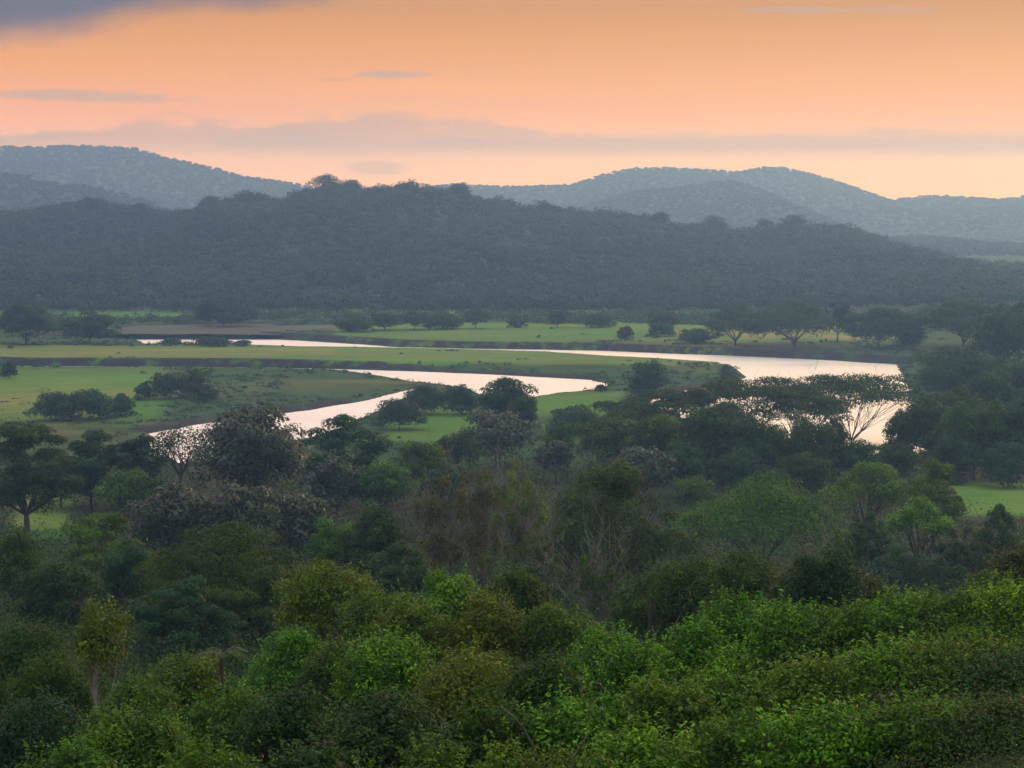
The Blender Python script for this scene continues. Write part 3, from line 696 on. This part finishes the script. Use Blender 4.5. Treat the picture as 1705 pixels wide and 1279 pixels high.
# ------------------------------------------------------------------ foreground
plant('pale_trunk_tree', 'tree', 'small yellow-green tree with a pale forked trunk at the lower left', 172, 990, 118, Yd=59, kind='round', mat='yellow', leafpx=3.2, dens=2.4, ch=.55, bark=BARKP, fork=.28, nl=7, K=26, lean=-.04, hmax=5.5, radk=.75)
FG = [
 # cx, top, w, Y, kind, mat, label
 (1250, 918, 150, 84, 'bush', 'olive', 'olive-brown bush behind the bright green slope, left of the broad-leaved shrub'),
 (1160, 925, 140, 88, 'bush', 'olive', 'dull olive bush behind the slope right of the dead stump'),
 (1372, 912, 122, 70, 'bush', 'deep', 'dark broad-leaved shrub rising over the crest of the green slope'),
 (1330, 935, 90, 80, 'bush', 'rust', 'brownish bush behind the dark broad-leaved shrub'),
 (1440, 960, 90, 74, 'bush', 'rust', 'brown-tinged bush right of the dark broad-leaved shrub'),
 (1695, 905, 90, 80, 'bush', 'rust', 'rusty brown bush at the right edge above the slope'),
 (1640, 948, 110, 72, 'bush', 'olive', 'olive bush near the right edge on the crest of the slope'),
 (1085, 955, 120, 92, 'bush', 'olive', 'dull bush behind the dead stump'),
 (30, 1035, 180, 66, 'bush', 'olive', 'broad-leaved olive shrub at the left edge'),
 (85, 1085, 150, 62, 'bush', 'olive', 'olive shrub with large leaves left of the pale trunk'),
 (545, 928, 130, 72, 'bush', 'yellow', 'tall yellow-green shrub at the left of the front row'),
 (620, 975, 120, 66, 'bush', 'green', 'green shrub right of the tall yellow-green one'),
 (735, 950, 150, 70, 'bush', 'bright', 'tall bright green shrub in the middle of the front row'),
 (680, 985, 110, 62, 'bush', 'yellow', 'yellow-tinged shrub left of the tall bright green one'),
 (805, 985, 110, 62, 'bush', 'yellow', 'green shrub right of the tall bright green one'),
 (860, 940, 110, 78, 'bush', 'olive', 'olive shrub behind the front row below the twiggy trees'),
 (925, 1000, 130, 62, 'bush', 'green', 'spreading green shrub left of the dead stump'),
 (490, 1040, 120, 62, 'bush', 'bright', 'green shrub below the tall yellow-green one'),
 (310, 1085, 130, 56, 'bush', 'yellow', 'yellow-green shrub right of the pale trunk'),
 (220, 1125, 140, 50, 'bush', 'green', 'green shrub just below the pale trunk'),
 (560, 1060, 130, 52, 'bush', 'olive', 'dull olive shrub at the left of the front centre'),
 (640, 1055, 170, 46, 'bush', 'bright', 'large green shrub in the front centre'),
 (780, 1075, 180, 44, 'bush', 'yellow', 'large shrub dotted with small pale leaves in the front centre'),
 (900, 1085, 160, 42, 'bush', 'olive', 'speckled shrub right of the large front centre shrub'),
 (1000, 1045, 130, 50, 'bush', 'bright', 'bright green vine-hung shrub left of the dead stump'),
 (1060, 1070, 110, 46, 'bush', 'bright', 'bright green shrub at the foot of the dead stump'),
 (1150, 1030, 120, 48, 'bush', 'bright', 'bright shrub right of the dead stump'),
 (1225, 985, 140, 50, 'bush', 'bright', 'tall bright green vine mound at the left of the slope crest'),
 (1310, 1000, 130, 47, 'bush', 'bright', 'bright vine mound below the dark broad-leaved shrub'),
 (1400, 1010, 130, 46, 'bush', 'green', 'green vine mound right of the broad-leaved shrub'),
 (1490, 988, 150, 46, 'bush', 'bright', 'bright vine mound in the middle of the right-hand crest'),
 (1590, 985, 140, 45, 'bush', 'green', 'green vine mound second from the right edge on the crest'),
 (1680, 965, 150, 44, 'bush', 'bright', 'bright vine mound at the right edge on the crest'),
 (60, 1150, 200, 44, 'bush', 'deep', 'dark shrub with arching leaves at the left edge near the bottom'),
 (200, 1185, 180, 36, 'bush', 'green', 'green shrub near the bottom left'),
 (370, 1140, 180, 42, 'bush', 'green', 'green shrub below the fern-leaved shrub'),
 (480, 1150, 140, 38, 'bush', 'dark', 'dark shrub beside the shadowy hollow at the bottom'),
 (620, 1150, 200, 34, 'bush', 'dark', 'dark green shrub near the bottom centre left'),
 (790, 1165, 200, 32, 'bush', 'olive', 'small-leaved speckled shrub at the bottom centre'),
 (950, 1150, 180, 32, 'bush', 'bright', 'green shrub at the bottom centre below the speckled ones'),
 (1090, 1120, 170, 35, 'bush', 'green', 'green tangle below the bright shrubs by the stump'),
 (1220, 1090, 180, 38, 'bush', 'bright', 'bright tangle in the middle of the green slope'),
 (1350, 1095, 170, 36, 'bush', 'green', 'green tangle on the slope below the broad-leaved shrub'),
 (1490, 1080, 180, 37, 'bush', 'bright', 'bright tangle on the right part of the slope'),
 (1620, 1075, 170, 36, 'bush', 'green', 'green tangle near the right edge of the slope'),
 (1700, 1110, 150, 34, 'bush', 'dark', 'dark tangle at the right edge of the slope'),
 (120, 1235, 220, 28, 'bush', 'green', 'leafy shrub in the bottom left corner'),
 (330, 1225, 220, 29, 'bush', 'green', 'green shrub at the bottom edge left of the shadowy hollow'),
 (520, 1235, 180, 28, 'bush', 'dark', 'dark shrub at the bottom edge in the shadowy hollow'),
 (700, 1235, 220, 27, 'bush', 'green', 'green shrub at the bottom edge centre'),
 (880, 1230, 200, 26, 'bush', 'green', 'dense green shrub at the bottom edge right of centre'),
 (1050, 1205, 200, 28, 'bush', 'bright', 'bright leafy shrub low on the slope at the bottom'),
 (1220, 1185, 200, 29, 'bush', 'green', 'green leafy tangle low on the slope'),
 (1380, 1180, 200, 28, 'bush', 'bright', 'bright leafy tangle low on the slope right of centre'),
 (1540, 1170, 200, 28, 'bush', 'green', 'green leafy tangle low on the right of the slope'),
 (1680, 1180, 180, 27, 'bush', 'dark', 'dark leafy shrub in the bottom right corner'),
]
for cx, top, w_, Yd, k, m, lab in FG:
    near = Yd < 52
    vine = cx > 980 and m in ('bright', 'green')
    plant('leafy_shrub' if not vine else 'vine_covered_shrub', 'shrub', lab, cx, top, w_ * 1.5, Yd=Yd, kind=k, mat=m, leafpx=min(5.2, max(2.8, 2.9 * 55 / Yd)), dens=4.2, low=True,
          K=96, hmax=7, aspect=.52, sprays=int(420 if near else 260), group='shrubs on the slope in front', radk=.8, twig=14)

# dead stump and a fern-leaved shrub
sp = at_Y(1085, 1085, 50); g_ = gz(sp[0], 50.); r = np.random.default_rng(3); topz = at_Y(1085, 1000, 50)[2]
st = empty('dead_stump', (sp[0], 50, g_)); tag(st, 'thin dark dead stump standing on the crest of the green slope', 'tree stump')
hh = topz - g_
v, f = tubes([([(0, 0, 0), (.05, 0, hh * .3), (-.03, 0, hh * .6), (.04, 0, hh * .85), (0, 0, hh)], [.16, .14, .12, .11, .07])], 9); v += r.normal(size=v.shape) * .012
mesh_np('trunk', v, f, BARKD, st, smooth=True)
v, f = tubes([([(0, 0, hh * .62), (.2, .02, hh * .74), (.26, .02, hh * .8)], [.05, .035, .015]), ([(0, 0, hh * .75), (-.14, .02, hh * .84)], [.04, .01])], 6); mesh_np('broken_branch', v, f, BARKD, st, smooth=True)

def fern(cx, cy, Yd, size, label, n=16):
    b = at_Y(cx, cy, Yd); r = np.random.default_rng(cx); g0 = gz(b[0], Yd); root = empty('fern_palm', (b[0], Yd, g0)); tag(root, label, 'palm', None)
    h0 = max(.3, b[2] - g0); P = []; NN = []; rib = []
    v_, f_ = tubes([([(0, 0, 0), (0, 0, h0 * .5), (0, 0, h0)], [.09, .08, .06])], 7); mesh_np('trunk', v_, f_, BARK, root, smooth=True)
    for i in range(n):
        a = i * 2.4 + r.random(); d = np.array([math.cos(a), math.sin(a), 0]); L0 = size * (.8 + .4 * r.random()); up = .5 + .7 * r.random()
        t = np.linspace(0, 1, 22)[:, None]; c = np.array([0, 0, h0]) + d * L0 * t + np.array([0, 0, 1.]) * L0 * (up * t - (up * .55 + .45) * t ** 2)
        rib.append((c[::3], np.linspace(.018, .005, len(c[::3]))))
        s = np.cross(d, [0, 0, 1.])
        for sg in (-1, 1):
            for k in range(2, 22):
                P.append((c[k], s * sg * .8 + d * .5 - np.array([0, 0, .25]), size * .26 * math.sin(k / 22 * 2.9)))
    V = []
    for q, dr, l in P:
        dr = dr / np.linalg.norm(dr); w = np.cross(dr, [0, 0, 1.]); w /= np.linalg.norm(w) + 1e-9; w *= l * .09
        V += [q, q + dr * l * .5 + w, q + dr * l, q + dr * l * .5 - w]
    V = np.array(V); mesh_np('fronds', V, np.arange(len(V)).reshape(-1, 4), M['olive'], root, {'tint': ('FACE', r.random(len(V) // 4))})
    v_, f_ = tubes(rib, 4); mesh_np('frond_ribs', v_, f_, BARK, root, smooth=True)
fern(368, 1092, 48, .75, 'feathery palm with arching grey fronds behind the front shrubs at the left')
print('plants', time.time() - T0)

# ------------------------------------------------------------------ ground cover (stuff)
def cover(name, label, X, Y, Z, rad, hgt, leaf, nq, mats, seed, tintlo=0.0):
    r = np.random.default_rng(seed); nc = len(X)
    i = np.repeat(np.arange(nc), nq); d = rnd_dir(len(i), r); d[:, 2] = np.abs(d[:, 2]); q = (.6 + .45 * r.random(len(i)))[:, None]
    P = np.stack([X[i], Y[i], Z[i]], 1) + d * q * np.stack([rad[i], rad[i], hgt[i]], 1)
    Nn = d * .6 + rnd_dir(len(i), r) * .7 + np.array([0, 0, .35]); Nn /= np.linalg.norm(Nn, axis=1, keepdims=True)
    v, f = leaf_quads(P, Nn, leaf[i], r, .55); ct = r.random(nc)
    o = mesh_np(name, v, f, mats, attrs={'tint': ('FACE', np.clip(ct[i] * .6 + .4 * r.random(len(i)), 0, 1))})
    tag(o, label, 'undergrowth', kind='stuff'); print(name, len(f)); return o
def scatter(n, y0, y1, seed, half=.30, extra=8):
    r = np.random.default_rng(seed); u = r.random(n)
    Y = 1 / ((1 / y0) * (1 - u) + (1 / y1) * u); X = (r.random(n) * 2 - 1) * (half * Y + extra); return X, Y, r
X, Y, r = scatter(5200, 20, 130, 91)
Z = ground(X, Y); cover('undergrowth', 'tangled leafy undergrowth between the front shrubs', X, Y, Z - .1, .5 + 1.0 * r.random(len(X)), .5 + .9 * r.random(len(X)) * sst(20, 45, Y) + .2, 3.4 / PXR / F * Y, 60, M['dark'], 1)  # dark foliage colour stands in for shade in the hollows between shrubs
X, Y, r = scatter(6500, 115, 470, 92)
Z, sd, _ = ground(X, Y, True); md = np.zeros(len(X))
for r_ in [(20, 110, 825, 895), (1560, 1800, 800, 862), (600, 800, 675, 745)]: md = np.maximum(md, in_px(X, Y, Z, *r_))
k = (md < .3) & (sd > 1); X, Y, Z = X[k], Y[k], Z[k]
cover('undergrowth', 'dark understorey filling the gaps between the valley-side trees', X, Y, Z - .2, 1.2 + 3 * r.random(len(X)), 1.5 + 4 * r.random(len(X)), 2.6 / PXR / F * Y, 70, M['dark'], 2)
# rank growth on the floodplain, thick along the banks
X, Y, r = scatter(15000, 440, 1100, 93, .29)
Z, sd, stp = ground(X, Y, True)
pp = np.zeros(len(X))
for r_ in [(560, 1530, 538, 568), (-100, 1230, 576, 604), (640, 790, 680, 735), (880, 1040, 650, 690), (-100, 270, 612, 700), (-100, 1800, 500, 530)]: pp = np.maximum(pp, in_px(X, Y, Z, *r_))
k = (sd > .6) & (~stp) & ((r.random(len(X)) < .5 * (fbm(X, Y, 45, 51) > .42)) | ((sd < 10) & (r.random(len(X)) < .35))) & ((pp < .4) | (r.random(len(X)) < .05))
X, Y, Z = X[k], Y[k], Z[k]; far_ = sst(1100, 600, Y)
cover('reeds', 'rough green scrub and reeds over the floodplain and river banks', X, Y, Z - .1, .8 + 3.0 * r.random(len(X)) ** 2, .3 + 1.3 * r.random(len(X)) ** 2 , 1.9 / PXR / F * Y, 36, M['deep'], 3)
X, Y, r = scatter(2600, 930, 1115, 94, .29)
Z = ground(X, Y); P0 = in_px(X, Y, Z, 420, 1560, 519, 541, 3) + in_px(X, Y, Z, -60, 430, 526, 546, 3) * .8 + in_px(X, Y, Z, 1120, 1540, 556, 574, 3) * .7
k = P0 * fbm(X, Y, 30, 88) > .34 ; X, Y, Z = X[k], Y[k], Z[k]
cover('hedgerow', 'low irregular hazy hedge and scrub along the foot of the hill', X, Y, Z - .2, 2 + 3.5 * r.random(len(X)), 1.2 + 3.2 * r.random(len(X)) ** 1.5, 2.0 / PXR / F * Y, 70, M['deep'], 6)
print('cover', time.time() - T0)

# ------------------------------------------------------------------ haze
HB = (-6000, 6000, -450, 6300, -3.0, 232.0)
hv = np.array([(x, y, z) for z in HB[4:] for y in HB[2:4] for x in HB[:2]])
hm, nt = newmat('haze_air'); L = nt.links.new
out = N_(nt, 'ShaderNodeOutputMaterial'); pv = N_(nt, 'ShaderNodeVolumePrincipled')
pv.inputs['Color'].default_value = HAZEC; pv.inputs['Absorption Color'].default_value = (1, 1, 1, 1); pv.inputs['Density'].default_value = HAZE; pv.inputs['Anisotropy'].default_value = HAZEG
L(pv.outputs[0], out.inputs['Volume'])
hz_o = mesh_np('haze', hv, np.array([(0, 2, 3, 1), (4, 5, 7, 6), (0, 1, 5, 4), (2, 6, 7, 3), (0, 4, 6, 2), (1, 3, 7, 5)]), hm)
tag(hz_o, 'thin bluish haze filling the valley air', 'haze', kind='stuff')

# ------------------------------------------------------------------ sky
wd = bpy.data.worlds.new('World'); SC.world = wd; wd.use_nodes = True; nt = wd.node_tree; L = nt.links.new
for nd in list(nt.nodes): nt.nodes.remove(nd)
out = N_(nt, 'ShaderNodeOutputWorld')
SUN_EL, SUN_AZ = math.radians(SUND[0]), math.radians(SUND[1])     # azimuth clockwise from +Y
sky = N_(nt, 'ShaderNodeTexSky', sky_type='NISHITA'); sky.sun_disc = False; sky.sun_elevation = SUN_EL; sky.sun_intensity = 1; sky.sun_rotation = SUN_AZ; sky.air_density = 1.0; sky.dust_density = .6
class E:
    """tiny expression helper over Math nodes"""
    def __init__(s, o): s.o = o
    @staticmethod
    def op(k, *a):
        n = N_(nt, 'ShaderNodeMath', operation=k)
        for i, v in enumerate(a):
            if isinstance(v, E): L(v.o, n.inputs[i])
            else: n.inputs[i].default_value = v
        return E(n.outputs[0])
    def __add__(s, b): return E.op('ADD', s, b)
    def __sub__(s, b): return E.op('SUBTRACT', s, b)
    def __mul__(s, b): return E.op('MULTIPLY', s, b)
    def __truediv__(s, b): return E.op('DIVIDE', s, b)
def sm(a, b, x):
    n = N_(nt, 'ShaderNodeMapRange', interpolation_type='SMOOTHSTEP')
    for nm, v in (('Value', x), ('From Min', a), ('From Max', b)):
        if isinstance(v, E): L(v.o, n.inputs[nm])
        else: n.inputs[nm].default_value = v
    return E(n.outputs[0])
tc = N_(nt, 'ShaderNodeTexCoord'); sp_ = N_(nt, 'ShaderNodeSeparateXYZ'); L(tc.outputs['Generated'], sp_.inputs[0])
dx, dy, dz = (E(sp_.outputs[i]) for i in range(3))
fw = E.op('MAXIMUM', dy, .08)
az = dx / fw; el = dz / fw                  # tangents of azimuth and elevation towards the sunset
def wn(sx, sy, detail, off=0, rough=.55):
    cb = N_(nt, 'ShaderNodeCombineXYZ'); L((az * sx).o, cb.inputs[0]); L((el * sy).o, cb.inputs[1]); cb.inputs[2].default_value = off
    n = N_(nt, 'ShaderNodeTexNoise'); n.inputs['Scale'].default_value = 1; n.inputs['Detail'].default_value = detail; n.inputs['Roughness'].default_value = rough
    L(cb.outputs[0], n.inputs[0]); return E(n.outputs['Fac'])
def mixw(f, a, b):
    m = N_(nt, 'ShaderNodeMix', data_type='RGBA')
    if isinstance(f, E): L(f.o, m.inputs[0])
    else: m.inputs[0].default_value = f
    for s, v in ((6, a), (7, b)):
        if isinstance(v, tuple): m.inputs[s].default_value = (*v, 1)
        else: L(v, m.inputs[s])
    return m.outputs[2]
cr = N_(nt, 'ShaderNodeValToRGB'); L(E.op('MULTIPLY', E.op('ARCTANGENT', dz / E.op('MAXIMUM', E.op('SQRT', dx * dx + dy * dy), .001)), 1 / 1.5708).o, cr.inputs[0])
def deg(d): return d / 90
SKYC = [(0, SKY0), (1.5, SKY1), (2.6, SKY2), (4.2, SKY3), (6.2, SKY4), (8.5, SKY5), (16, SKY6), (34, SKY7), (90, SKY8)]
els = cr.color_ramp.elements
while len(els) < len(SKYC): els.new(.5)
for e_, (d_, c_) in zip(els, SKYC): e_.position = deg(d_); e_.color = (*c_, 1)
base = cr.outputs[0]
# pinker to the left, yellower to the right
tin = N_(nt, 'ShaderNodeMix', data_type='RGBA', blend_type='MULTIPLY'); tin.inputs[0].default_value = 1; L(base, tin.inputs[6])
L(mixw(sm(-.3, .3, az), (.94, .91, 1.15), (.94, .955, .7)), tin.inputs[7]); base = tin.outputs[2]
# broad soft streaks
base = mixw(sm(.35, .7, wn(3, 60, 4, 3)) * .16, base, (.60, .36, .22))
# long cloud bank low over the hills
edge = (wn(20, 40, 5, 1.7, .6) - .5) * .016 + (wn(34, 90, 5, 6.1, .58) - .5) * .026
hump = E.op('MULTIPLY', sm(-.36, -.07, az) * sm(.04, -.04, az), .0085)
topb = hump + .0405 + edge * (sm(.10, -.10, az) * .85 + .15)
bank = sm(topb + .0022, topb - .0046, el) * sm(.024, .034, el + (wn(8, 20, 3, 5) - .5) * .008)
bank = bank * (wn(7, 110, 4, 33) * .5 + .34)
base = mixw(bank * 1.0, base, BANKC)
# darker band inside the bank, small puffs
base = mixw(sm(.52, .70, wn(12, 95, 4, 8)) * sm(.020, .03, el) * sm(.052, .04, el) * .35, base, (.42, .36, .38))
def streak(x0, e0, hw, hh, s, slope=0.):
    u = (az - x0) / hw; v = (el - e0 - (az - x0) * slope) / hh; n = (wn(40, 160, 4, x0 * 9) - .5) * 1.6
    q = u * u + v * v + n
    return sm(1.0, .1, q) * s
for a_ in [(-.223, .0590, .070, .0040, .65, -.02), (-.062, .0700, .026, .0024, .7, 0), (-.090, .0672, .014, .0016, .35, 0), (-.070, .0215, .020, .0050, .5, 0), (.150, .1030, .035, .0022, .5, 0), (.20, .103, .025, .003, .3, 0), (.10, .021, .02, .002, .35, 0)]:
    base = mixw(streak(*a_), base, (.52, .36, .30))
# slate cloud at the upper left
tz = az + .268
lim = tz * .19 - tz * tz * .30 + .0885 + (wn(14, 40, 5, 12) - .5) * .020
slate = sm(lim - .010, lim + .010, el) * sm(.10, -.10, az) * sm(.40, .2, el)
base = mixw(slate * .93, base, SLATE)
# cloud cover overhead
base = mixw(sm(.45, .65, wn(1.2, 3, 4, 20)) * sm(.15, .5, dz) * .5, base, (.50, .48, .56))
# away from the sunset the sky is a plain dusk blue
base = mixw(sm(.55, -.25, dy) * sm(.92, .62, dz), base, BACK)
base = mixw(sm(-.02, -.12, dz), base, (.05, .05, .05))
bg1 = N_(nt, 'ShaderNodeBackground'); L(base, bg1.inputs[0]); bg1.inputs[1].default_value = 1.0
bg2 = N_(nt, 'ShaderNodeBackground'); L(mixw(sm(.30, -.1, dy * E.op('SUBTRACT', 1.25, dz)) , (0., 0., 0.), sky.outputs[0]), bg2.inputs[0]); bg2.inputs[1].default_value = NISH
ads = N_(nt, 'ShaderNodeAddShader'); L(bg1.outputs[0], ads.inputs[0]); L(bg2.outputs[0], ads.inputs[1]); L(ads.outputs[0], out.inputs['Surface'])
wd.cycles.sampling_method = 'MANUAL'; wd.cycles.sample_map_resolution = 1024

sun = bpy.data.lights.new('sun', 'SUN'); sun.energy = SUNE; sun.angle = math.radians(12); sun.color = (1, .78, .55)
so = bpy.data.objects.new('sun', sun); COL.objects.link(so)
dv = Vector((math.sin(SUN_AZ) * math.cos(SUN_EL), math.cos(SUN_AZ) * math.cos(SUN_EL), math.sin(SUN_EL)))
so.rotation_euler = dv.to_track_quat('Z', 'Y').to_euler(); so.location = (0, -50, 120)

cam = bpy.data.cameras.new('camera'); cam.sensor_width = 36; cam.lens = F / 1705 * 36; cam.clip_start = .5; cam.clip_end = 20000
co = bpy.data.objects.new('camera', cam); COL.objects.link(co); co.location = (0, 0, EYE); co.rotation_euler = (math.pi / 2 - TH, 0, 0); SC.camera = co
SC.view_settings.view_transform = 'Standard'; SC.view_settings.look = 'None'; SC.view_settings.exposure = 0; SC.view_settings.gamma = 1
SC.render.engine = 'CYCLES'
cy = SC.cycles; cy.use_denoising = True; cy.denoiser = 'OPENIMAGEDENOISE'
cy.max_bounces = 6; cy.diffuse_bounces = 1; cy.glossy_bounces = 2; cy.transmission_bounces = 2; cy.volume_bounces = 1; cy.sample_clamp_indirect = 4; cy.use_adaptive_sampling = True; cy.adaptive_threshold = .015
SC.render.film_transparent = False
print('done', time.time() - T0)
